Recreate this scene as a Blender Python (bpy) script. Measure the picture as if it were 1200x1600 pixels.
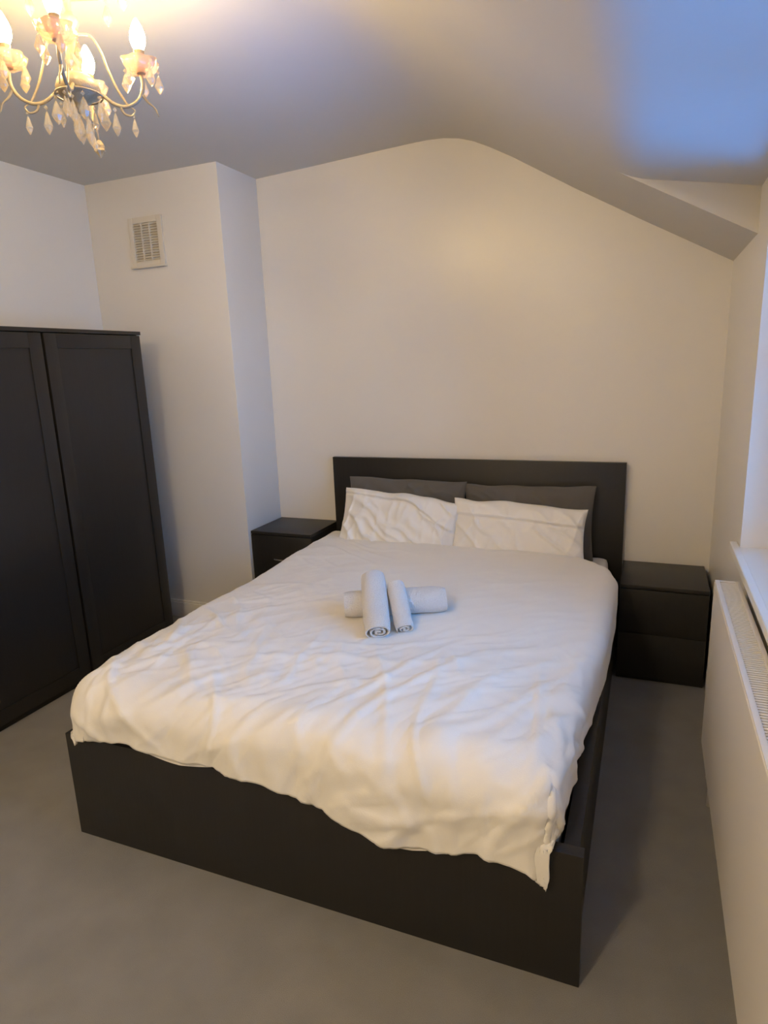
import bpy, bmesh, math, random
from mathutils import Vector, Matrix, noise
random.seed(4)
PI = math.pi
for o in list(bpy.data.objects):
    bpy.data.objects.remove(o)
scn = bpy.context.scene
col = scn.collection

# ------------------------------------------------------------------ camera
CAM = Vector((2.1537, -3.4729, 1.5356))
R_ = Vector((0.92647928, 0.37450678, -0.03715942))
U_ = Vector((-0.05090504, 0.22253452, 0.97359492))
F_ = Vector((-0.37288715, 0.90012391, -0.22523791))
cd = bpy.data.cameras.new('camera')
cd.sensor_fit = 'HORIZONTAL'; cd.sensor_width = 36; cd.lens = 1006.0 / 1200 * 36
cd.clip_start = 0.02
cam = bpy.data.objects.new('camera', cd); col.objects.link(cam)
B_ = -F_
cam.matrix_world = Matrix(((R_.x, U_.x, B_.x, CAM.x), (R_.y, U_.y, B_.y, CAM.y), (R_.z, U_.z, B_.z, CAM.z), (0, 0, 0, 1)))
scn.camera = cam

# ------------------------------------------------------------------ sky and exposure
w = bpy.data.worlds.new('sky'); scn.world = w; w.use_nodes = True
bg = w.node_tree.nodes['Background']
SKY = (0.7, 3.0, 7.0); SKY_STRENGTH = 1.0
LOWER_GLOW = (.2, 10.5, 40.0)     # invented blue glow from steeply below, added to brighten the dormer ceiling
wn = w.node_tree; wtc = wn.nodes.new('ShaderNodeTexCoord'); wsp = wn.nodes.new('ShaderNodeSeparateXYZ')
wmr = wn.nodes.new('ShaderNodeMapRange'); wmr.inputs['From Min'].default_value = -.65; wmr.inputs['From Max'].default_value = -.40
wmx = wn.nodes.new('ShaderNodeMix'); wmx.data_type = 'RGBA'
wn.links.new(wtc.outputs['Generated'], wsp.inputs[0]); wn.links.new(wsp.outputs['Z'], wmr.inputs['Value'])
wn.links.new(wmr.outputs['Result'], wmx.inputs['Factor'])
wmx.inputs['A'].default_value = (*LOWER_GLOW, 1); wmx.inputs['B'].default_value = (*SKY, 1)
wn.links.new(wmx.outputs['Result'], bg.inputs[0]); bg.inputs[1].default_value = SKY_STRENGTH
BULB_STRENGTH = 295.0
BULB_COLOR = (1.0, .71, .30)
FILL_STRENGTH = 142.0
FILL_COLOR = (1.0, .78, .48)
vs = scn.view_settings
vs.view_transform = 'Standard'; vs.look = 'None'; vs.gamma = 1; vs.use_curve_mapping = False
vs.exposure = 0.05

# ------------------------------------------------------------------ materials
def mat(name, color, rough=0.5, metal=0.0, noise_scale=0, bump=0.0, bump_scale=60, var=0.0, spec=None, sheen=0,
        trans=0, emit=None, estr=0, detail=4, sss=0, coat=0):
    m = bpy.data.materials.new(name); m.use_nodes = True
    nt = m.node_tree; b = nt.nodes['Principled BSDF']
    b.inputs['Base Color'].default_value = (*color, 1)
    b.inputs['Roughness'].default_value = rough
    b.inputs['Metallic'].default_value = metal
    if spec is not None: b.inputs['Specular IOR Level'].default_value = spec
    if sheen: b.inputs['Sheen Weight'].default_value = sheen
    if trans: b.inputs['Transmission Weight'].default_value = trans
    if coat: b.inputs['Coat Weight'].default_value = coat; b.inputs['Coat Roughness'].default_value = .35
    if emit: b.inputs['Emission Color'].default_value = (*emit, 1); b.inputs['Emission Strength'].default_value = estr
    tc = nt.nodes.new('ShaderNodeTexCoord')
    if var:
        n = nt.nodes.new('ShaderNodeTexNoise'); n.inputs['Scale'].default_value = noise_scale or 3; n.inputs['Detail'].default_value = 4
        nt.links.new(tc.outputs['Object'], n.inputs['Vector'])
        r = nt.nodes.new('ShaderNodeValToRGB')
        r.color_ramp.elements[0].position = .3; r.color_ramp.elements[1].position = .7
        r.color_ramp.elements[0].color = (*[c * (1 - var) for c in color], 1)
        r.color_ramp.elements[1].color = (*[min(1, c * (1 + var)) for c in color], 1)
        nt.links.new(n.outputs['Fac'], r.inputs['Fac']); nt.links.new(r.outputs['Color'], b.inputs['Base Color'])
    if bump:
        n2 = nt.nodes.new('ShaderNodeTexNoise'); n2.inputs['Scale'].default_value = bump_scale; n2.inputs['Detail'].default_value = detail
        nt.links.new(tc.outputs['Object'], n2.inputs['Vector'])
        bp = nt.nodes.new('ShaderNodeBump'); bp.inputs['Strength'].default_value = bump; bp.inputs['Distance'].default_value = .01
        nt.links.new(n2.outputs['Fac'], bp.inputs['Height']); nt.links.new(bp.outputs['Normal'], b.inputs['Normal'])
    return m

def wood_mat(name, color, rough):
    m = mat(name, color, rough)
    nt = m.node_tree; b = nt.nodes['Principled BSDF']
    tc = nt.nodes.new('ShaderNodeTexCoord'); mp = nt.nodes.new('ShaderNodeMapping')
    mp.inputs['Scale'].default_value = (60, 60, 2.5)
    n = nt.nodes.new('ShaderNodeTexNoise'); n.inputs['Scale'].default_value = 2; n.inputs['Detail'].default_value = 6
    nt.links.new(tc.outputs['Object'], mp.inputs['Vector']); nt.links.new(mp.outputs['Vector'], n.inputs['Vector'])
    r = nt.nodes.new('ShaderNodeValToRGB')
    r.color_ramp.elements[0].color = (*[c * .8 for c in color], 1); r.color_ramp.elements[1].color = (*[c * 1.25 for c in color], 1)
    nt.links.new(n.outputs['Fac'], r.inputs['Fac']); nt.links.new(r.outputs['Color'], b.inputs['Base Color'])
    bp = nt.nodes.new('ShaderNodeBump'); bp.inputs['Strength'].default_value = .12; bp.inputs['Distance'].default_value = .002
    nt.links.new(n.outputs['Fac'], bp.inputs['Height']); nt.links.new(bp.outputs['Normal'], b.inputs['Normal'])
    return m

M = {}
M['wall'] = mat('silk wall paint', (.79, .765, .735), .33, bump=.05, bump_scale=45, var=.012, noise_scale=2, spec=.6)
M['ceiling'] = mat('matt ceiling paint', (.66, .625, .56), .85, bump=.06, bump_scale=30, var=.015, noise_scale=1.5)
M['trim'] = mat('gloss trim paint', (.78, .75, .71), .35)
M['sill'] = mat('white sill paint', (.80, .80, .80), .3)
M['carpet'] = mat('grey carpet', (.28, .27, .26), .97, bump=.6, bump_scale=700, var=.08, noise_scale=7, sheen=.15, detail=8)
M['wood'] = wood_mat('black brown stained wood', (.0175, .016, .0155), .42)
M['wood_door'] = wood_mat('black brown wardrobe wood', (.017, .0145, .0125), .38)
M['dark_gap'] = mat('dark recess', (.006, .006, .006), .8)
M['duvet'] = mat('white duvet cotton', (.86, .84, .815), .72, bump=.12, bump_scale=420, sheen=.15, var=.01)
M['cotton'] = mat('white pillow cotton', (.86, .84, .815), .6, bump=.12, bump_scale=420, sheen=.15)
M['sheet'] = mat('white fitted sheet', (.78, .76, .74), .8, bump=.1, bump_scale=300)
M['towel'] = mat('white terry towel', (.88, .86, .865), .95, bump=1.0, bump_scale=260, sheen=.3, detail=8)
M['grey'] = mat('charcoal pillow cotton', (.115, .108, .102), .85, bump=.15, bump_scale=420, sheen=.15)
M['chrome'] = mat('brushed chrome', (.75, .75, .76), .18, metal=1)
M['radiator'] = mat('white radiator enamel', (.80, .76, .71), .38)
M['vent'] = mat('cream vent plastic', (.72, .67, .59), .5)
M['vent_dark'] = mat('vent recess', (.50, .44, .35), .9)
M['cream'] = mat('cream chandelier metal', (.30, .245, .17), .35, bump=.15, bump_scale=200)
M['upvc'] = mat('white window frame', (.8, .8, .8), .3)
M['acrylic'] = mat('blush acrylic', (.95, .80, .70), .18, trans=.55)
M['crystal'] = mat('cut crystal', (1.0, .92, .76), .06, trans=.7)
def see_through(m, f):
    nt = m.node_tree; b = nt.nodes['Principled BSDF']; o = nt.nodes['Material Output']
    t = nt.nodes.new('ShaderNodeBsdfTransparent'); t.inputs[0].default_value = b.inputs['Base Color'].default_value
    x = nt.nodes.new('ShaderNodeMixShader'); x.inputs[0].default_value = f
    nt.links.new(b.outputs[0], x.inputs[1]); nt.links.new(t.outputs[0], x.inputs[2]); nt.links.new(x.outputs[0], o.inputs[0])
see_through(M['acrylic'], .5); see_through(M['crystal'], .45)
M['bulb'] = mat('lit candle bulb', (1, 1, 1), .3, emit=BULB_COLOR, estr=BULB_STRENGTH)
M['fill_dome'] = mat('fill light glow', (.9, .9, .9), .3, emit=FILL_COLOR, estr=FILL_STRENGTH)  # emission of the added fill light, out of view
M['brass'] = mat('bulb cap metal', (.6, .45, .25), .3, metal=1)
gm = bpy.data.materials.new('window glass'); gm.use_nodes = True
nt = gm.node_tree; nt.nodes.clear()
out = nt.nodes.new('ShaderNodeOutputMaterial'); mx = nt.nodes.new('ShaderNodeMixShader')
tr = nt.nodes.new('ShaderNodeBsdfTransparent'); gl = nt.nodes.new('ShaderNodeBsdfGlossy'); gl.inputs['Roughness'].default_value = .02
fr = nt.nodes.new('ShaderNodeFresnel'); fr.inputs['IOR'].default_value = 1.45
nt.links.new(fr.outputs[0], mx.inputs[0]); nt.links.new(tr.outputs[0], mx.inputs[1]); nt.links.new(gl.outputs[0], mx.inputs[2]); nt.links.new(mx.outputs[0], out.inputs[0])
M['glass'] = gm

# ------------------------------------------------------------------ helpers
def link(name, me, m, parent=None, smooth=False):
    o = bpy.data.objects.new(name, me); col.objects.link(o)
    if m is not None: me.materials.append(m)
    if smooth:
        for p in me.polygons: p.use_smooth = True
    if parent is not None: o.parent = parent
    return o

def obj(name, bm, m, parent=None, smooth=False, auto=None):
    bmesh.ops.recalc_face_normals(bm, faces=bm.faces)
    me = bpy.data.meshes.new(name); bm.to_mesh(me); bm.free()
    o = link(name, me, m, parent, smooth)
    if auto:
        for p in me.polygons: p.use_smooth = True
        me.set_sharp_from_angle(angle=math.radians(auto))
    return o

def thing(name, label, cat, loc=(0, 0, 0), group=None):
    o = bpy.data.objects.new(name, None); col.objects.link(o)
    o.location = loc; o.empty_display_size = .1
    tag(o, label, cat, group)
    return o

def tag(o, label=None, cat=None, group=None, kind=None):
    if label: o['label'] = label
    if cat: o['category'] = cat
    if group: o['group'] = group
    if kind: o['kind'] = kind
    return o

def box(bm, x0, x1, y0, y1, z0, z1, bev=0.0, seg=2):
    vs_ = [bm.verts.new((x, y, z)) for x in (x0, x1) for y in (y0, y1) for z in (z0, z1)]
    idx = [(0, 1, 3, 2), (4, 6, 7, 5), (0, 4, 5, 1), (2, 3, 7, 6), (0, 2, 6, 4), (1, 5, 7, 3)]
    fs = [bm.faces.new([vs_[i] for i in f]) for f in idx]
    if bev:
        es = set(e for f in fs for e in f.edges)
        bmesh.ops.bevel(bm, geom=list(es), offset=bev, segments=seg, affect='EDGES', profile=.6)

def boxo(name, dims, m, parent=None, bev=0.0, seg=2):
    bm = bmesh.new(); box(bm, *dims, bev=bev, seg=seg)
    return obj(name, bm, m, parent, auto=40 if bev else None)

def lathe(bm, prof, n=24, c=(0, 0, 0), scallop=0, k=6, axis=None):
    rings = []
    for (r, z) in prof:
        if r < 1e-5:
            rings.append([bm.verts.new((c[0], c[1], c[2] + z))])
        else:
            ring = []
            for i in range(n):
                a = 2 * PI * i / n
                rr = r * (1 + scallop * math.cos(k * a))
                ring.append(bm.verts.new((c[0] + rr * math.cos(a), c[1] + rr * math.sin(a), c[2] + z)))
            rings.append(ring)
    for A, B in zip(rings[:-1], rings[1:]):
        if len(A) == 1 and len(B) == 1: continue
        for i in range(n):
            j = (i + 1) % n
            if len(A) == 1: bm.faces.new((A[0], B[i], B[j]))
            elif len(B) == 1: bm.faces.new((A[i], A[j], B[0]))
            else: bm.faces.new((A[i], A[j], B[j], B[i]))

def tube(bm, pts, rad, n=8):
    pts = [Vector(p) for p in pts]
    if not hasattr(rad, '__len__'): rad = [rad] * len(pts)
    prev = None; N = None
    for i, p in enumerate(pts):
        t = (pts[min(i + 1, len(pts) - 1)] - pts[max(i - 1, 0)]).normalized()
        if N is None:
            N = t.orthogonal().normalized()
        else:
            N = (N - t * N.dot(t)).normalized()
        Bn = t.cross(N)
        ring = [bm.verts.new(p + (N * math.cos(2 * PI * k / n) + Bn * math.sin(2 * PI * k / n)) * rad[i]) for k in range(n)]
        if prev:
            for k in range(n):
                bm.faces.new((prev[k], prev[(k + 1) % n], ring[(k + 1) % n], ring[k]))
        else: bm.faces.new(list(reversed(ring)))
        prev = ring
    bm.faces.new(prev)

def spline(pts, n=8):
    pts = [Vector(p) for p in pts]; P = [pts[0]] + pts + [pts[-1]]; out = []
    for i in range(1, len(P) - 2):
        for s in range(n):
            t = s / n
            a, b, c, d = P[i - 1], P[i], P[i + 1], P[i + 2]
            out.append(.5 * ((2 * b) + (c - a) * t + (2 * a - 5 * b + 4 * c - d) * t * t + (3 * b - a - 3 * c + d) * t ** 3))
    out.append(pts[-1]); return out

def sm(a, b, x):
    t = max(0., min(1., (x - a) / (b - a))); return t * t * (3 - 2 * t)

def interp(tab, x):
    if x <= tab[0][0]: return tab[0][1]
    for (a, va), (b, vb) in zip(tab[:-1], tab[1:]):
        if x <= b: return va + (vb - va) * (x - a) / (b - a)
    return tab[-1][1]

# ------------------------------------------------------------------ room shell
XL, XR, YF, TH = -0.91, 2.475, -5.40, 0.19
struct = lambda o: tag(o, kind='structure')
struct(boxo('floor', (XL - .12, XR + TH, YF - .12, .12, -.1, 0), M['carpet']))
struct(boxo('wall_back', (XL - .12, XR + TH, 0, .12, 0, 2.80), M['wall']))
struct(boxo('wall_left', (XL - .12, XL, YF, 0, 0, 2.80), M['wall']))
struct(boxo('wall_front', (XL - .12, XR + TH, YF - .12, YF, 0, 2.80), M['wall']))
struct(boxo('wall_chimney', (XL, 0, -.378, 0, 0, 2.70), M['wall'], bev=.004))
WY0, WY1, WZ0, WZ1 = -2.55, -1.0, .86, 2.05          # window opening in the right wall
bm = bmesh.new()
box(bm, XR, XR + TH, YF, WY0, 0, 2.80); box(bm, XR, XR + TH, WY1, 0, 0, 2.80)
box(bm, XR, XR + TH, WY0, WY1, 0, WZ0 - .03); box(bm, XR, XR + TH, WY0, WY1, WZ1, 2.80)
struct(obj('wall_right', bm, M['wall']))

# ceiling: flat part, rounded ridge, long slope down to the right, dormer cut into it over the window
prof = [(XL, 2.59), (0, 2.59), (.414, 2.609), (.794, 2.629), (.93, 2.6355), (1.03, 2.638), (1.12, 2.634), (1.20, 2.621), (1.275, 2.597), (1.36, 2.557), (1.468, 2.499), (1.776, 2.316), (1.98, 2.201)]
edge = [(2.00, 2.189), (2.03, 2.1745), (2.06, 2.1625), (2.09, 2.153), (2.12, 2.146)]
slope_end = [(2.06, 2.155), (XR, 1.927)]
dorm_end = [(2.20, 2.132), (2.34, 2.108), (XR, 2.080)]
DY0, DY1 = -2.95, -.747
def slab(bm, pr, y0, y1, top=2.80):
    lo0 = [bm.verts.new((x, y0, z)) for x, z in pr]; lo1 = [bm.verts.new((x, y1, z)) for x, z in pr]
    hi0 = [bm.verts.new((x, y0, top)) for x, z in pr]; hi1 = [bm.verts.new((x, y1, top)) for x, z in pr]
    for i in range(len(pr) - 1):
        bm.faces.new((lo0[i], lo0[i + 1], lo1[i + 1], lo1[i]))
        bm.faces.new((hi0[i], hi1[i], hi1[i + 1], hi0[i + 1]))
        bm.faces.new((lo0[i], hi0[i], hi0[i + 1], lo0[i + 1]))
        bm.faces.new((lo1[i], lo1[i + 1], hi1[i + 1], hi1[i]))
    bm.faces.new((lo0[0], lo1[0], hi1[0], hi0[0])); bm.faces.new((lo0[-1], hi0[-1], hi1[-1], lo1[-1]))
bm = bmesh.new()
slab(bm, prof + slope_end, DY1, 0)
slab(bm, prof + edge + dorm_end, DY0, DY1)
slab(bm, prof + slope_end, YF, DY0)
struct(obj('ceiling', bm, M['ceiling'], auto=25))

def skirting(name, x0, x1, y0, y1):
    bm = bmesh.new()
    box(bm, x0, x1, y0, y1, 0, .098, bev=.002)
    if abs(x1 - x0) > abs(y1 - y0): box(bm, x0, x1, y0 + .006 if y1 >= -.3 or True else y0, y1, .098, .112, bev=.003)
    else:
        box(bm, x0, x1, y0, y1, .098, .112, bev=.003)
    return struct(obj(name, bm, M['trim'], auto=40))
skirting('baseboard_chimney', XL, .0, -.394, -.378)
skirting('baseboard_back', .44, 2.05, -.016, 0)
skirting('baseboard_left', XL, XL + .016, YF, -.396)
skirting('baseboard_right', XR - .016, XR, YF, -.42)
skirting('baseboard_front', XL + .02, XR - .02, YF, YF + .016)

# window: frame, sash, glass, board
win = thing('window_1', 'white framed window in a deep reveal above the radiator, daylight outside', 'window', (XR + .12, (WY0 + WY1) / 2, WZ0))
win['kind'] = 'structure'
def child(o, parent):
    o.parent = parent; o.matrix_parent_inverse = Matrix.Translation(-Vector(parent.location)); return o
bm = bmesh.new(); fx0, fx1 = XR + .12, XR + .18
box(bm, fx0, fx1, WY0, WY0 + .06, WZ0, WZ1, .004); box(bm, fx0, fx1, WY1 - .06, WY1, WZ0, WZ1, .004)
box(bm, fx0, fx1, WY0 + .06, WY1 - .06, WZ0, WZ0 + .06, .004); box(bm, fx0, fx1, WY0 + .06, WY1 - .06, WZ1 - .06, WZ1, .004)
child(obj('window_frame', bm, M['upvc']), win)
bm = bmesh.new(); zm = 1.50
box(bm, fx0 + .01, fx1 - .01, WY0 + .06, WY1 - .06, zm - .025, zm + .025, .004)
box(bm, fx0 + .01, fx1 - .01, (WY0 + WY1) / 2 - .025, (WY0 + WY1) / 2 + .025, WZ0 + .06, WZ1 - .06, .004)
child(obj('glazing_bar', bm, M['upvc']), win)
child(boxo('pane', (fx0 + .028, fx0 + .034, WY0 + .055, WY1 - .055, WZ0 + .055, WZ1 - .055), M['glass']), win)
bm = bmesh.new(); box(bm, XR - .025, XR, WY0 - .08, WY1 + .08, WZ0 - .028, WZ0, .004); box(bm, XR - .001, XR + .12, WY0, WY1, WZ0 - .028, WZ0)
child(obj('window_sill', bm, M['sill']), win)

# ------------------------------------------------------------------ bed
BX0, BX1, BYF = .4145, 2.065, -2.11
bed = thing('bed_frame', 'black-brown wooden double bed frame with tall flat headboard and solid footboard', 'bed', ((BX0 + BX1) / 2, -1.05, 0))
P = lambda o: child(o, bed)
P(boxo('headboard', (BX0, BX1, -.046, -.018, 0, 1.0), M['wood'], bev=.0015))
P(boxo('footboard', (BX0, BX1, BYF, BYF + .034, 0, .38), M['wood'], bev=.0015))
P(boxo('side_rail', (BX0 + .012, BX0 + .05, BYF + .034, -.046, .012, .372), M['wood'], bev=.0015))
P(boxo('side_rail', (BX1 - .05, BX1 - .012, BYF + .034, -.046, .012, .372), M['wood'], bev=.0015))
P(boxo('slatted_base', (BX0 + .05, BX1 - .05, BYF + .034, -.046, .24, .268), M['wood']))
for x in (BX0 + .02, BX1 - .08):
    P(boxo('leg', (x, x + .06, -1.1, -1.04, 0, .24), M['wood']))

MX0, MX1 = .48, 2.0
mt = boxo('mattress', (MX0, MX1, -2.055, -.055, .268, .505), M['sheet'], bev=.045, seg=4)
tag(mt, 'white mattress with fitted sheet, showing at the corner beside the right pillow', 'mattress')

# duvet ------------------------------------------------------------
def ridged(x, y, seed, sx, sy):
    n = noise.noise(Vector((x * sx, y * sy, seed)))
    return 1 - min(1, abs(n) * 2.6)
def rot2(x, y, a):
    c, s = math.cos(a), math.sin(a); return x * c + y * s, -x * s + y * c
def wrinkle(x, y):
    wx = x + .05 * noise.noise(Vector((x * 4, y * 4, 7))); wy = y + .05 * noise.noise(Vector((x * 4, y * 4, 17)))
    h = .014 * noise.noise(Vector((x * 2.2, y * 2.2, 3)))
    a, b = rot2(wx, wy, math.radians(25))
    foot = sm(-1.2, -2.0, y); left = sm(1.15, .55, x); right = sm(1.2, 1.9, x)
    m = .15 + .85 * max(foot * .9, left * sm(-.7, -1.3, y), .35 * left)
    # long soft ridges
    h += .0085 * m * ridged(a, b, 1.3, 1.6, 6.5) ** 2
    a, b = rot2(wx, wy, math.radians(62))
    h += .012 * foot * (.35 + .65 * sm(1.0, 1.6, x)) * ridged(a, b, 5.1, 1.5, 8) ** 2
    a, b = rot2(wx, wy, math.radians(-50))
    h += .011 * max(left * sm(-1.1, -1.7, y), 0) * ridged(a, b, 9.7, 2.6, 9) ** 2
    a, b = rot2(wx, wy, math.radians(100))
    h += .007 * sm(-1.3, -1.9, y) * ridged(a, b, 2.2, 3, 11) ** 2
    # crumples at the head left
    a, b = rot2(wx, wy, math.radians(-35))
    h += .008 * sm(-.95, -.45, y) * sm(1.2, .7, x) * ridged(a, b, 12.7, 3, 10) ** 2
    h += .0025 * m * noise.noise(Vector((wx * 22, wy * 22, 5)))
    h += .0035 * noise.noise(Vector((wx * 7, wy * 7, 15)))
    a, b = rot2(wx, wy, math.radians(48))     # fine pinched creases
    h += .004 * m * ridged(a, b, 21.3, 2.2, 17) ** 3
    return h * (.35 + .65 * sm(.44, .62, x))

XLEFT = [(-2.13, .487), (-2.0, .485), (-1.6, .468), (-1.05, .474), (-.4, .455), (-.15, .47)]
XRIGHT = [(-2.13, 1.990), (-2.0, 1.992), (-1.85, 1.994), (-1.53, 2.012), (-1.3, 2.035), (-1.12, 2.05), (-.7, 2.062), (-.5, 2.06), (-.3, 2.01)]
HEMF = [(.44, .405), (.52, .386), (.62, .405), (.744, .408), (.9, .392), (1.05, .395), (1.234, .381), (1.40, .345), (1.543, .302), (1.64, .300), (1.738, .311), (1.83, .338), (1.9, .333), (1.95, .318), (1.985, .305), (2.0, .305)]
HEMR = [(-2.13, .30), (-2.06, .385), (-1.9, .405), (-1.5, .42), (-1.1, .40), (-.7, .41), (-.4, .45), (-.2, .47)]
HEAD = [(.46, -.20), (.56, -.215), (.62, -.345), (1.2, -.365), (1.80, -.365), (1.88, -.37), (1.95, -.42), (2.06, -.56)]
def fold_over(s, r, drop):
    """arc length s past the shoulder -> (outward, downward)"""
    q = r * PI / 2
    if s < q:
        a = s / r; return r * math.sin(a), r * (1 - math.cos(a))
    return r + .0, r + (s - q)
def duvet_mesh():
    NU, NV = 250, 300
    bm = bmesh.new(); G = []
    RS, RF, RH, YFR, ZT = .055, .105, .03, -2.135, .578
    q = lambda r: r * PI / 2
    for j in range(NV + 1):
        v = j / NV; row = []
        for i in range(NU + 1):
            u = i / NU
            yb = -.3 + v * (YFR + .3)
            xl, xr = interp(XLEFT, yb), interp(XRIGHT, yb)
            Ll = q(RS) + .12; Lr = q(RS) + max(.015, ZT - .01 - interp(HEMR, max(yb, -1.95)) - RS)
            flat = (xr - RS) - (xl + RS)
            s_ = u * (Ll + flat + Lr); ol = max(0, Ll - s_); orr = max(0, s_ - Ll - flat)
            x = xl + RS + min(flat, max(0, s_ - Ll)); sx = 1 if orr > 0 else -1; ox = max(ol, orr)
            # cloth length over the foot, and the tucked head edge
            xq = min(1.975, max(.45, x + sx * min(ox, RS)))
            zh = interp(HEMF, xq); yh = interp(HEAD, xq)
            Lf = q(RF) + max(.02, ZT - .012 - zh - RF); Lh = q(RH) + .045
            fy = (yh - RH) - (YFR + RF)
            t = v * (Lh + fy + Lf); oh = max(0, Lh - t); of = max(0, t - Lh - fy)
            y = yh - RH - min(fy, max(0, t - Lh))
            oy = max(oh, of); sy = -1 if of > 0 else 1
            r_ = max(ox, oy) + .12 * min(ox, oy); th = math.atan2(oy, ox) if r_ > 0 else 0
            k = abs(math.sin(th)); ry = RF if of > 0 else RH
            R = RS * (1 - k * k) + ry * k * k
            if r_ > 0:
                o_, d_ = fold_over(r_, R, 0)
                ax_ = min(1, r_ / q(R)) * PI / 2
            else: o_, d_, ax_ = 0, 0, 0
            dx, dy = math.cos(th) * sx, math.sin(th) * sy
            N_ = Vector((dx * math.sin(ax_), dy * math.sin(ax_), math.cos(ax_))) if r_ > 0 else Vector((0, 0, 1))
            px_, py_ = x + dx * o_, y + dy * o_
            if of > 0:   # keep the foot hanging square while the corner stays rounded
                py_ = min(py_, y - o_ * (k ** .35)) if k > .3 else py_
            ez = max(0, min(1, (x - xl) / (xr - xl)))
            z = ZT + .012 * math.sin(PI * ez) ** .5 - .010 * sm(-1.7, -2.13, y) - d_
            h = wrinkle(x + sx * ox, y + sy * oy)
            if of > 0:
                g = sm(.02, Lf, of)
                xx = x + sx * ox
                h += g * (.008 * math.sin(xx * 17 + 1.0) + .003 * math.sin(xx * 39 + .5 * of * 20) * sm(0, 1, g) + .008 * ridged(xx + of * .8, of, 4.4, 5, 2.0) ** 2 - .005)
            p = Vector((px_, py_, z)) + N_ * h
            if z < .40 and of > 0: p.y = min(p.y, -2.126)
            row.append(bm.verts.new(p))
        G.append(row)
    for j in range(NV):
        for i in range(NU):
            bm.faces.new((G[j][i], G[j][i + 1], G[j + 1][i + 1], G[j + 1][i]))
    return bm
dv = obj('duvet', duvet_mesh(), M['duvet'], smooth=True)
sd = dv.modifiers.new('thickness', 'SOLIDIFY'); sd.thickness = .012; sd.offset = -1 if dv.data.polygons[0].normal.z > 0 else 1
tag(dv, 'crumpled white duvet spread over the double bed, hanging over its footboard', 'duvet')
# stitched hem near the foot edge and the lower layer of the cover that peeks out beneath
def foot_strip(z_of, x0, x1, yo, th, w0, name, m):
    bm = bmesh.new(); n = 140; rows = []
    for i in range(n + 1):
        x = x0 + (x1 - x0) * i / n; z0 = z_of(x)
        y = -2.1355 + yo - .004
        y = min(y, -2.118)
        a = [bm.verts.new((x, y + dy, z0 + dz)) for dy, dz in ((0, 0), (0, w0), (th, w0), (th, 0))]
        if rows:
            for k in range(4): bm.faces.new((rows[-1][k], rows[-1][(k + 1) % 4], a[(k + 1) % 4], a[k]))
        else: bm.faces.new(a)
        rows.append(a)
    bm.faces.new(list(reversed(rows[-1])))
    return obj(name, bm, m, dv, smooth=False, auto=50)
foot_strip(lambda x: interp(HEMF, x) - .016 * max(0, math.sin(PI * (x - .70) / .3)) + .002, .70, 1.0, .010, .003, .05, 'cover_underside', M['duvet'])
foot_strip(lambda x: interp(HEMF, x) - .015 * math.sin(PI * (x - 1.38) / .3), 1.38, 1.68, .010, .003, .05, 'cover_underside', M['duvet'])

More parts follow.
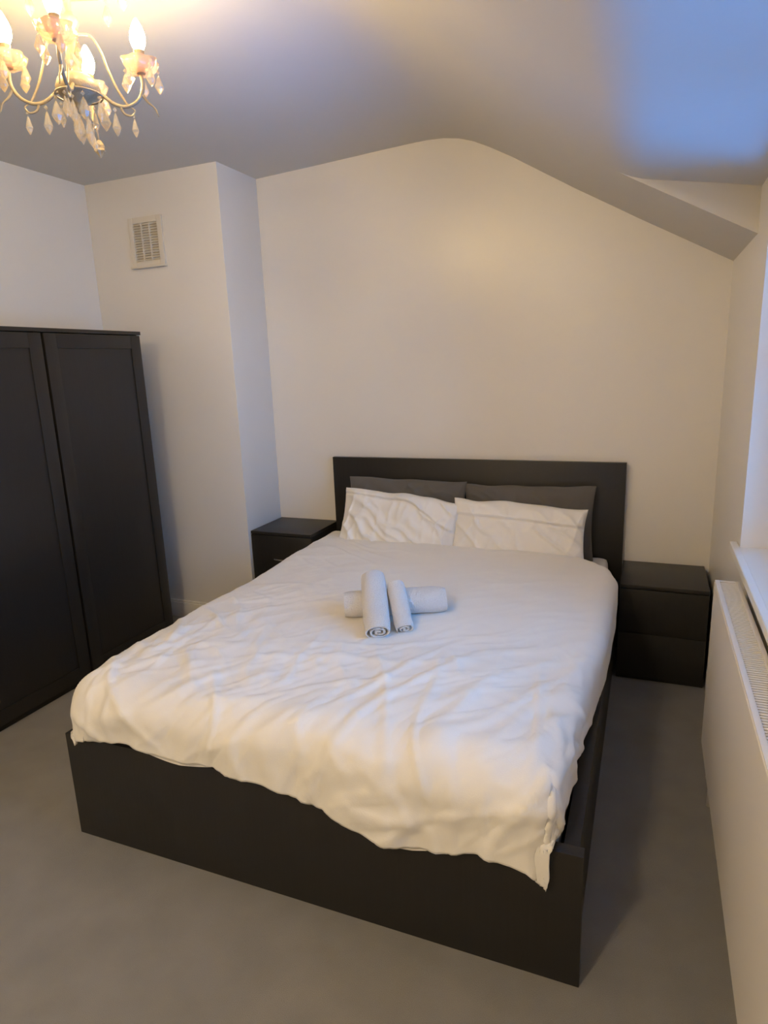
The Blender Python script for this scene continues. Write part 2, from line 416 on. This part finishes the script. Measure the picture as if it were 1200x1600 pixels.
# pillows ----------------------------------------------------------
def pillow(name, label, x0, x1, base, top, thick, m, seed, amp=.006, flap=None, droop=0.0, group=None, tl=0.0, tr=0.0, skew=0.0):
    """base/top = (y, z) of the lower and upper seam; the pillow leans between them"""
    W = x1 - x0; cx = (x0 + x1) / 2
    b0 = Vector((0, base[0], base[1])); t0 = Vector((0, top[0], top[1])); H = (t0 - b0).length
    up = (t0 - b0).normalized(); nrm = Vector((0, -up.z, up.y))  # towards the room
    o = thing_loc = Vector((cx, base[0], base[1]))
    NU, NV = 110, 70
    bm = bmesh.new(); sides = {}
    def P_(a, b, s):
        prof_ = max(0, (1 - abs(a) ** 3.2)) ** .55 * max(0, (1 - abs(b) ** 3.0)) ** .55
        t = thick * prof_ * s * (.9 if s > 0 else .7)
        ex = W / 2 * a * (1 - .045 * (1 - b * b) * abs(a) ** 3)
        ey = H * (.5 + .5 * b * (1 - .05 * (1 - a * a) * abs(b) ** 3))
        ey += max(0, b) * (tl * sm(0, -1, a) + tr * sm(0, 1, a)) - droop * (1 - a * a) * max(0, b)
        ex += skew * b
        wr = 0
        wx = ex + .03 * noise.noise(Vector((ex * 9, ey * 9, seed))); wy = ey + .03 * noise.noise(Vector((ex * 9, ey * 9, seed + 5)))
        p1, q1 = rot2(wx, wy, math.radians(-38)); p2, q2 = rot2(wx, wy, math.radians(70))
        wr += amp * 1.3 * ridged(p1, q1, seed + 1.3, 3.0, 13) ** 2 + amp * .5 * ridged(p2, q2, seed + 8.3, 5, 18) ** 2
        wr += amp * 1.4 * noise.noise(Vector((wx * 6, wy * 6, seed + 2)))
        wr *= min(1, prof_ * 1.8)
        if flap and s > 0:
            fb = flap(a)
            wr += .013 * sm(fb - .02, fb + .03, b) * min(1, prof_ * 4)
            wr -= .009 * math.exp(-((b - fb + .03) / .03) ** 2) * min(1, prof_ * 3)
        ez = t + wr * s
        # edge waviness
        ey += .012 * noise.noise(Vector((ex * 7, b * 2, seed + 30))) * abs(b) ** 4
        return Vector((cx + ex, 0, 0)) + b0 + up * ey + nrm * ez - thing_loc
    for s in (1, -1):
        g = []
        for j in range(NV + 1):
            b = math.sin((-1 + 2 * j / NV) * PI / 2); row = []
            for i in range(NU + 1):
                a = math.sin((-1 + 2 * i / NU) * PI / 2)
                edge_ = i in (0, NU) or j in (0, NV)
                if s == -1 and edge_: row.append(sides[(i, j)])
                else:
                    v_ = bm.verts.new(P_(a, b, s)); row.append(v_)
                    if s == 1 and edge_: sides[(i, j)] = v_
            g.append(row)
        for j in range(NV):
            for i in range(NU):
                f = (g[j][i], g[j][i + 1], g[j + 1][i + 1], g[j + 1][i])
                bm.faces.new(f if s == 1 else tuple(reversed(f)))
    ob = obj(name, bm, m, smooth=True); ob.location = thing_loc
    tag(ob, label, 'pillow', group)
    return ob
pillow('grey_pillow', 'charcoal grey pillow against the left half of the headboard', .56, 1.262, (-.175, .512), (-.125, .905), .052, M['grey'], 3, .007, tr=-.014)
pillow('grey_pillow', 'charcoal grey pillow against the right half of the headboard', 1.248, 1.93, (-.175, .512), (-.125, .888), .052, M['grey'], 13, .007, tl=-.004, tr=.006)
pillow('white_pillow', 'crumpled white pillow with diagonal creases, on the left side of the bed', .575, 1.262, (-.345, .520), (-.255, .850), .062, M['cotton'], 21, .017,
       flap=lambda a: .86 - .10 * (a + 1) - .85 * sm(.1, 1.0, a), tl=.012, tr=-.05, skew=.02)
pillow('white_pillow', 'smoother white pillow with a folded top edge, on the right side of the bed', 1.225, 1.905, (-.345, .520), (-.250, .824), .064, M['cotton'], 37, .011,
       flap=lambda a: .40 - .10 * a, tl=.004, tr=-.028)

# towels -----------------------------------------------------------
def towel(name, label, p0, p1, ro, flat, turns, th, seed):
    p0, p1 = Vector(p0), Vector(p1); ax = (p1 - p0); L = ax.length; ax.normalize()
    side = ax.cross(Vector((0, 0, 1))).normalized(); up = side.cross(ax).normalized()
    o = (p0 + p1) / 2
    n = int(turns * 30); outer = []; inner = []
    for i in range(n + 1):
        a = 2 * PI * turns * i / n
        r = ro - (turns - a / (2 * PI)) * th * 1.0 if False else th * .6 + (ro - th * .6) * (i / n)
        outer.append((a, r)); inner.append((a, max(.001, r - th * .66)))
    a_end = outer[-1][0]
    st = -PI / 2 - a_end + .5   # the loose end lies underneath
    NL = 26
    bm = bmesh.new(); rows = []
    for j in range(NL + 1):
        t = j / NL; edge_ = 1 - .10 * (abs(2 * t - 1) ** 8)
        c = p0 + ax * (L * t) - o
        row = []
        for (a, r), s in [(q, 0) for q in outer] + [(q, 1) for q in reversed(inner)]:
            rr = r * (edge_ if s == 0 else 1) + (.0022 * noise.noise(Vector((a * 1.2, t * 6, seed))) if s == 0 else 0)
            cc = math.cos(a + st) * rr; ss = math.sin(a + st) * rr * flat
            wob = ax * (.004 * noise.noise(Vector((a * .7, r * 60, seed + 3)))) if j in (0, NL) else Vector()
            row.append(bm.verts.new(c + side * cc + up * ss + wob))
        rows.append(row)
    m_ = len(rows[0])
    for j in range(NL):
        for k in range(m_):
            bm.faces.new((rows[j][k], rows[j][(k + 1) % m_], rows[j + 1][(k + 1) % m_], rows[j + 1][k]))
    N2 = len(outer)
    for r_ in (rows[0], rows[-1]):
        for k in range(N2 - 1):
            bm.faces.new((r_[k], r_[k + 1], r_[m_ - 2 - k], r_[m_ - 1 - k]))
    ob = obj(name, bm, M['towel'], auto=50); ob.location = o
    tag(ob, label, 'towel', 'rolled towels on the duvet')
    return ob
TZ = .587
towel('rolled_towel', 'large white bath towel rolled up, lying across the bed under the two smaller rolls', (1.122, -1.408, TZ + .058), (1.468, -1.240, TZ + .058), .070, .86, 3.6, .0135, 1)
towel('rolled_towel', 'medium white towel roll leaning across the large roll, left of the smallest roll', (1.325, -1.560, TZ + .038), (1.205, -1.310, TZ + .152), .057, .72, 2.8, .015, 5)
towel('rolled_towel', 'smallest white towel roll, tucked against the right side of the medium roll', (1.396, -1.485, TZ + .028), (1.305, -1.330, TZ + .134), .041, .78, 2.6, .011, 9)

# ------------------------------------------------------------------ wardrobe
WX, WYR, WH = -.425, -.614, 1.75
wd = thing('wardrobe', 'tall black-brown wooden wardrobe with framed doors standing by the chimney breast', 'wardrobe', (-.66, -1.5, 0))
Q = lambda o: child(o, wd)
DW = .618; NY = WYR - 3 * DW - .04
bm = bmesh.new()
box(bm, XL + .02, WX - .022, WYR - .02, WYR, 0, WH - .018, .001); box(bm, XL + .02, WX - .022, NY, NY + .02, 0, WH - .018, .001)
box(bm, XL + .02, WX - .022, NY + .02, WYR - .02, .02, .06); box(bm, XL + .02, XL + .03, NY + .02, WYR - .02, .06, WH - .018)
for k in (1, 2): box(bm, XL + .03, WX - .024, WYR - .02 - k * DW - .009, WYR - .02 - k * DW + .009, .06, WH - .018)
Q(obj('carcass', bm, M['wood_door']))
Q(boxo('top_board', (XL + .015, WX + .004, NY - .004, WYR + .004, WH - .018, WH), M['wood_door'], bev=.0015))
Q(boxo('plinth', (WX - .04, WX - .024, NY + .02, WYR - .02, 0, .05), M['wood_door']))
for k in range(3):
    y1 = WYR - .0015 - k * (DW + .0105); y0 = y1 - DW + .004
    z0, z1 = .035, WH - .022; s = .068
    bm = bmesh.new()
    box(bm, WX - .020, WX, y1 - s, y1, z0, z1, .0015); box(bm, WX - .020, WX, y0, y0 + s, z0, z1, .0015)
    box(bm, WX - .020, WX, y0 + s, y1 - s, z1 - s, z1, .0015); box(bm, WX - .020, WX, y0 + s, y1 - s, z0, z0 + s, .0015)
    d = Q(obj('door', bm, M['wood_door'], auto=40))
    bm = bmesh.new(); box(bm, WX - .016, WX - .006, y0 + s, y1 - s, z0 + s, z1 - s)
    pn = obj('door_panel', bm, M['wood_door'], d)

# ------------------------------------------------------------------ nightstands
def nightstand(label, x0, x1, y0, y1, h, handles):
    t = thing('nightstand', label, 'nightstand', ((x0 + x1) / 2, (y0 + y1) / 2, 0), 'dark bedside cabinets')
    C_ = lambda o, p=t: child(o, p)
    T = .016
    bm = bmesh.new()
    box(bm, x0, x0 + T, y0 + .018, y1, 0, h - .018, .001); box(bm, x1 - T, x1, y0 + .018, y1, 0, h - .018, .001)
    box(bm, x0 + T, x1 - T, y1 - .008, y1, .02, h - .018); box(bm, x0 + T, x1 - T, y0 + .02, y1 - .008, .03, .045)
    C_(obj('body', bm, M['wood']))
    C_(boxo('top_panel', (x0, x1, y0, y1, h - .018, h), M['wood'], bev=.0015))
    C_(boxo('plinth', (x0 + T, x1 - T, y0 + .02, y0 + .034, 0, .03), M['wood']))
    hh = (h - .018 - .026) / 2
    for k in range(2):
        z0 = .024 + k * hh; z1 = z0 + hh - .0015
        d = C_(boxo('drawer', (x0 + .0015, x1 - .0015, y0, y0 + .017, z0, z1), M['wood'], bev=.001))
        if handles:
            cx_, zc = (x0 + x1) / 2 + .01, z0 + hh * .5
            bm = bmesh.new()
            tube(bm, spline([(cx_ - .052, y0, zc), (cx_ - .050, y0 - .018, zc), (cx_ - .03, y0 - .026, zc), (cx_ + .03, y0 - .026, zc), (cx_ + .050, y0 - .018, zc), (cx_ + .052, y0, zc)], 6), .0045, 10)
            hd = obj('handle', bm, M['chrome'], d, smooth=True)
            hd['label'] = 'curved chrome drawer handle'
nightstand('black nightstand with chrome drawer handle in the alcove left of the bed', .006, .408, -.361, -.004, .598, True)
nightstand('plain black nightstand without handles between the bed and the radiator', 2.070, 2.452, -.406, -.022, .483, False)

# ------------------------------------------------------------------ radiator
RX, RZ0, RZ1, RY0, RY1 = 2.379, .225, .812, -2.95, -1.24
rd = thing('radiator', 'long white panel radiator with slotted top grille under the window', 'radiator', (RX + .035, (RY0 + RY1) / 2, 0))
S = lambda o: child(o, rd)
S(boxo('front_panel', (RX, RX + .012, RY0, RY1, RZ0, RZ1 - .006), M['radiator'], bev=.0045, seg=4))
S(boxo('back_panel', (RX + .060, RX + .070, RY0 + .01, RY1 - .01, RZ0 + .01, RZ1 - .012), M['radiator'], bev=.003))
bm = bmesh.new()
nf = int((RY1 - RY0 - .06) / .033)
for i in range(nf):
    y = RY0 + .03 + i * .033; box(bm, RX + .013, RX + .058, y, y + .0015, RZ0 + .03, RZ1 - .03)
S(obj('convector_fins', bm, M['radiator']))
for y in (RY0, RY1 - .006):
    S(boxo('side_cover', (RX + .0125, RX + .072, y + .001, y + .005, RZ0 + .01, RZ1 - .004), M['radiator'], bev=.0015))
bm = bmesh.new()
box(bm, RX + .001, RX + .015, RY0, RY1, RZ1 - .006, RZ1, .0025); box(bm, RX + .060, RX + .073, RY0, RY1, RZ1 - .006, RZ1, .0025)
box(bm, RX + .015, RX + .060, RY0, RY0 + .012, RZ1 - .006, RZ1 - .001); box(bm, RX + .015, RX + .060, RY1 - .012, RY1, RZ1 - .006, RZ1 - .001)
ns = int((RY1 - RY0 - .024) / .0115)
for i in range(ns):
    y = RY0 + .014 + i * .0115; box(bm, RX + .015, RX + .060, y, y + .0062, RZ1 - .006, RZ1 - .0025)
S(obj('top_grille', bm, M['radiator'], auto=40))
bm = bmesh.new()
for y in (RY1 - .03,):
    tube(bm, [(RX + .036, y, 0.0), (RX + .036, y, RZ0 + .03)], .0075, 12)
    lathe(bm, [(0, 0), (.014, 0), (.017, .01), (.017, .04), (.012, .052), (0, .052)], 16, (RX + .036, y, .10))
S(obj('valve', bm, M['trim'], smooth=True))

# ------------------------------------------------------------------ wall vent
vx0, vx1, vz0, vz1, vy = -.616, -.384, 2.115, 2.378, -.378
vt = thing('wall_vent', 'small cream plastic louvred air vent high on the chimney breast', 'vent', ((vx0 + vx1) / 2, vy, (vz0 + vz1) / 2))
V = lambda o: child(o, vt)
bm = bmesh.new(); f = .032; d0 = vy - .014
box(bm, vx0, vx0 + f, d0, vy, vz0, vz1, .003); box(bm, vx1 - f, vx1, d0, vy, vz0, vz1, .003)
box(bm, vx0 + f, vx1 - f, d0, vy, vz1 - f, vz1, .003); box(bm, vx0 + f, vx1 - f, d0, vy, vz0, vz0 + f, .003)
box(bm, vx0 - .004, vx1 + .006, d0 - .012, vy, vz0 - .006, vz0 + .006, .003)
V(obj('frame', bm, M['vent'], auto=40))
bm = bmesh.new(); nsl = 15
for i in range(nsl):
    z = vz0 + f + (i + .5) * (vz1 - vz0 - 2 * f) / nsl
    a = [(vx0 + f, d0 + .002, z - .005), (vx1 - f, d0 + .002, z - .005), (vx1 - f, vy - .003, z + .004), (vx0 + f, vy - .003, z + .004)]
    lo = [bm.verts.new(p) for p in a]; hi = [bm.verts.new((p[0], p[1], p[2] + .0025)) for p in a]
    bm.faces.new(lo); bm.faces.new(hi)
    for k in range(4): bm.faces.new((lo[k], lo[(k + 1) % 4], hi[(k + 1) % 4], hi[k]))
for k in (1, 2):
    x = vx0 + f + k * (vx1 - vx0 - 2 * f) / 3; box(bm, x - .0025, x + .0025, d0 + .001, vy - .002, vz0 + f, vz1 - f)
V(obj('louvres', bm, M['vent']))
V(boxo('insect_mesh', (vx0 + f, vx1 - f, vy - .002, vy - .0005, vz0 + f, vz1 - f), M['vent_dark']))

# ------------------------------------------------------------------ chandelier
CC = Vector((.730, -2.012, 0)); ZC = 2.32; AR = .162
ch = thing('chandelier', 'cream four-arm chandelier with lit candle bulbs and hanging crystal drops', 'chandelier', (CC.x, CC.y, 2.629))
K = lambda o, p=ch: child(o, p)
def drop_bm(bm, p, s=1.0, w=.0145, bead=True):
    """faceted crystal hanging from p"""
    p = Vector(p); z = p.z
    if bead:
        lathe(bm, [(0, -.004 * s), (.0055 * s, -.010 * s), (0, -.016 * s)], 8, (p.x, p.y, z)); z -= .017 * s
    lathe(bm, [(0, 0), (w * .35 * s, -.008 * s), (w * .62 * s, -.020 * s), (w * s, -.036 * s), (w * .55 * s, -.048 * s), (0, -.058 * s)], 8, (p.x, p.y, z))
# ceiling rose
bm = bmesh.new(); zr = 2.6265
lathe(bm, [(0, -.055), (.012, -.052), (.028, -.040), (.06, -.033), (.066, -.026), (.105, -.020), (.112, -.014), (.135, -.011), (.140, 0), (0, 0)], 48, (CC.x, CC.y, zr))
K(obj('ceiling_rose', bm, M['trim'], auto=35))
# chain
for i in range(2):
    bm = bmesh.new(); zc = 2.568 - i * .019; ring = []
    for k in range(16):
        a = 2 * PI * k / 16; u_ = .0065 * math.cos(a); v_ = .0125 * math.sin(a)
        ring.append((CC.x + (u_ if i % 2 else 0), CC.y + (0 if i % 2 else u_), zc + v_))
    ring.append(ring[0]); tube(bm, ring, .0018, 6)
    K(obj('chain_link', bm, M['cream'], smooth=True))
# column with body
bm = bmesh.new()
lathe(bm, [(0, 2.546), (.005, 2.540), (.006, 2.53), (.009, 2.515), (.007, 2.495), (.016, 2.490), (.018, 2.484), (.009, 2.476), (.0075, 2.445), (.012, 2.438), (.020, 2.430), (.022, 2.418), (.014, 2.405),
           (.008, 2.395), (.010, 2.37), (.017, 2.355), (.020, 2.335), (.014, 2.318), (.011, 2.305), (.030, 2.300), (.048, 2.287), (.055, 2.268), (.047, 2.250), (.026, 2.238), (.012, 2.230), (.016, 2.222), (.010, 2.212), (0, 2.208)], 28, (CC.x, CC.y, 0))
K(obj('centre_column', bm, M['cream'], smooth=True))
# upper crown dish with drops
bm = bmesh.new(); lathe(bm, [(.006, 2.512), (.04, 2.511), (.09, 2.516), (.125, 2.526), (.138, 2.538), (.136, 2.542), (.122, 2.531), (.09, 2.521), (.04, 2.516), (.006, 2.517)], 48, (CC.x, CC.y, 0), scallop=.025, k=8)
K(obj('crown_dish', bm, M['cream'], smooth=True))
for k in range(8):
    a = 2 * PI * k / 8 + .75; bm = bmesh.new(); drop_bm(bm, (CC.x + .134 * math.cos(a), CC.y + .134 * math.sin(a), 2.533), .95)
    K(obj('crystal_drop', bm, M['crystal']))
# lower ring with drops
bm = bmesh.new(); ring = [(CC.x + .058 * math.cos(2 * PI * k / 32), CC.y + .058 * math.sin(2 * PI * k / 32), 2.252) for k in range(33)]
tube(bm, ring, .0025, 6)
for k in range(4):
    a = 2 * PI * k / 4 + .8; tube(bm, [(CC.x + .03 * math.cos(a), CC.y + .03 * math.sin(a), 2.262), (CC.x + .058 * math.cos(a), CC.y + .058 * math.sin(a), 2.252)], .002, 6)
K(obj('drop_ring', bm, M['cream'], smooth=True))
for k in range(8):
    a = 2 * PI * k / 8 + .15; bm = bmesh.new(); drop_bm(bm, (CC.x + .058 * math.cos(a), CC.y + .058 * math.sin(a), 2.250), 1.0 if k % 2 else .9, w=.0145 if k % 2 else .010)
    K(obj('crystal_drop', bm, M['crystal']))
for k in range(3):
    a = 2 * PI * k / 3 + .5; bm = bmesh.new(); drop_bm(bm, (CC.x + .016 * math.cos(a), CC.y + .016 * math.sin(a), 2.226), 1.15, w=.010)
    K(obj('crystal_drop', bm, M['crystal']))
ANG = [math.radians(33 + 90 * k) for k in range(4)]
for n_arm, a in enumerate(ANG):
    e = Vector((math.cos(a), math.sin(a), 0)); pr_ = Vector((-math.sin(a), math.cos(a), 0))
    at = lambda r, z, s=0: (CC.x + e.x * r + pr_.x * s, CC.y + e.y * r + pr_.y * s, z)
    bm = bmesh.new()
    tube(bm, spline([at(.030, 2.272), at(.055, 2.258), at(.085, 2.236), at(.115, 2.230), at(.145, 2.244), at(AR, 2.272), at(AR, 2.306)], 7), .0046, 8)
    # upper scroll and the outer tail
    tube(bm, spline([at(.016, 2.395), at(.045, 2.392), at(.066, 2.36), at(.080, 2.315), at(.098, 2.270), at(.120, 2.232)], 7), [.0030] * 36, 8)
    sc = spline([at(AR - .004, 2.262), at(AR + .010, 2.242), at(AR + .026, 2.228), at(AR + .034, 2.208)], 6)
    tube(bm, sc, [.0040 - .0026 * i / (len(sc) - 1) for i in range(len(sc))], 8)
    sc = spline([at(.100, 2.233), at(.108, 2.214), at(.126, 2.208), at(.136, 2.220), at(.128, 2.228)], 6)
    tube(bm, sc, [.0036 - .002 * i / (len(sc) - 1) for i in range(len(sc))], 8)
    arm = K(obj('arm', bm, M['cream'], smooth=True))
    SP = lambda o: child_of(o, arm)
    def child_of(o, p):
        o.parent = p; return o
    bm = bmesh.new()   # petalled drip cup
    c = at(AR, 2.306)
    lathe(bm, [(.004, 0), (.016, .001), (.030, .006), (.040, .017), (.046, .034), (.0435, .035), (.037, .019), (.028, .010), (.015, .006), (.004, .005)], 48, c, scallop=.09, k=6)
    SP(obj('drip_cup', bm, M['acrylic'], smooth=True))
    bm = bmesh.new(); lathe(bm, [(.0, .004), (.012, .004), (.0125, .010), (.0108, .014), (.0108, .048), (.0130, .051), (.0135, .057), (0, .058)], 20, c)
    SP(obj('candle_sleeve', bm, M['cream'], auto=40))
    bm = bmesh.new(); lathe(bm, [(0, .0585), (.0110, .059), (.0150, .066), (.0190, .077), (.0200, .087), (.0180, .100), (.0130, .113), (.0075, .124), (.0030, .131), (0, .133)], 24, c)
    b_ = SP(obj('bulb', bm, M['bulb'], smooth=True)); b_['label'] = 'glowing candle bulb'
    for k in range(5):
        aa = a + 2 * PI * k / 5 + .35; bm = bmesh.new()
        drop_bm(bm, (c[0] + .044 * math.cos(aa), c[1] + .044 * math.sin(aa), c[2] + .022), .82)
        SP(obj('crystal_drop', bm, M['crystal']))
    for r_, z_, s_ in ((.085, 2.232, 1.0), (.132, 2.216, .8)):
        bm = bmesh.new(); drop_bm(bm, at(r_, z_), s_, w=.011)
        SP(obj('crystal_drop', bm, M['crystal']))
    if n_arm == 1:
        bm = bmesh.new(); lathe(bm, [(0, 0), (.006, -.004), (.013, -.016), (.011, -.024), (.014, -.030), (.006, -.040), (0, -.052)], 10, at(AR + .034, 2.209), scallop=.25, k=5)
        SP(obj('leaf_pendant', bm, M['cream']))

LOWER = .006
for o_ in ch.children:
    if o_.name.split('.')[0] not in ('ceiling_rose', 'chain_link'):
        me_ = o_.data; me_.transform(Matrix.Translation((0, 0, -LOWER)))
        for c_ in o_.children: c_.data.transform(Matrix.Translation((0, 0, -LOWER)))

# fill light added behind the camera to brighten bed and floor, never in view
fl = thing('fill_light', 'added fill light behind the camera, a round opal dome on the ceiling', 'fill light', (1.18, -4.35, 2.618))
bm = bmesh.new(); lathe(bm, [(0, .0), (.175, 0), (.178, -.012), (.17, -.022), (0, -.022)], 40, (1.18, -4.35, 2.620))
child(obj('base', bm, M['trim'], auto=40), fl)
bm = bmesh.new(); lathe(bm, [(.165, -.022), (.160, -.05), (.135, -.078), (.08, -.098), (0, -.105)], 40, (1.18, -4.35, 2.620))
child(obj('fill_shade', bm, M['fill_dome'], smooth=True), fl)
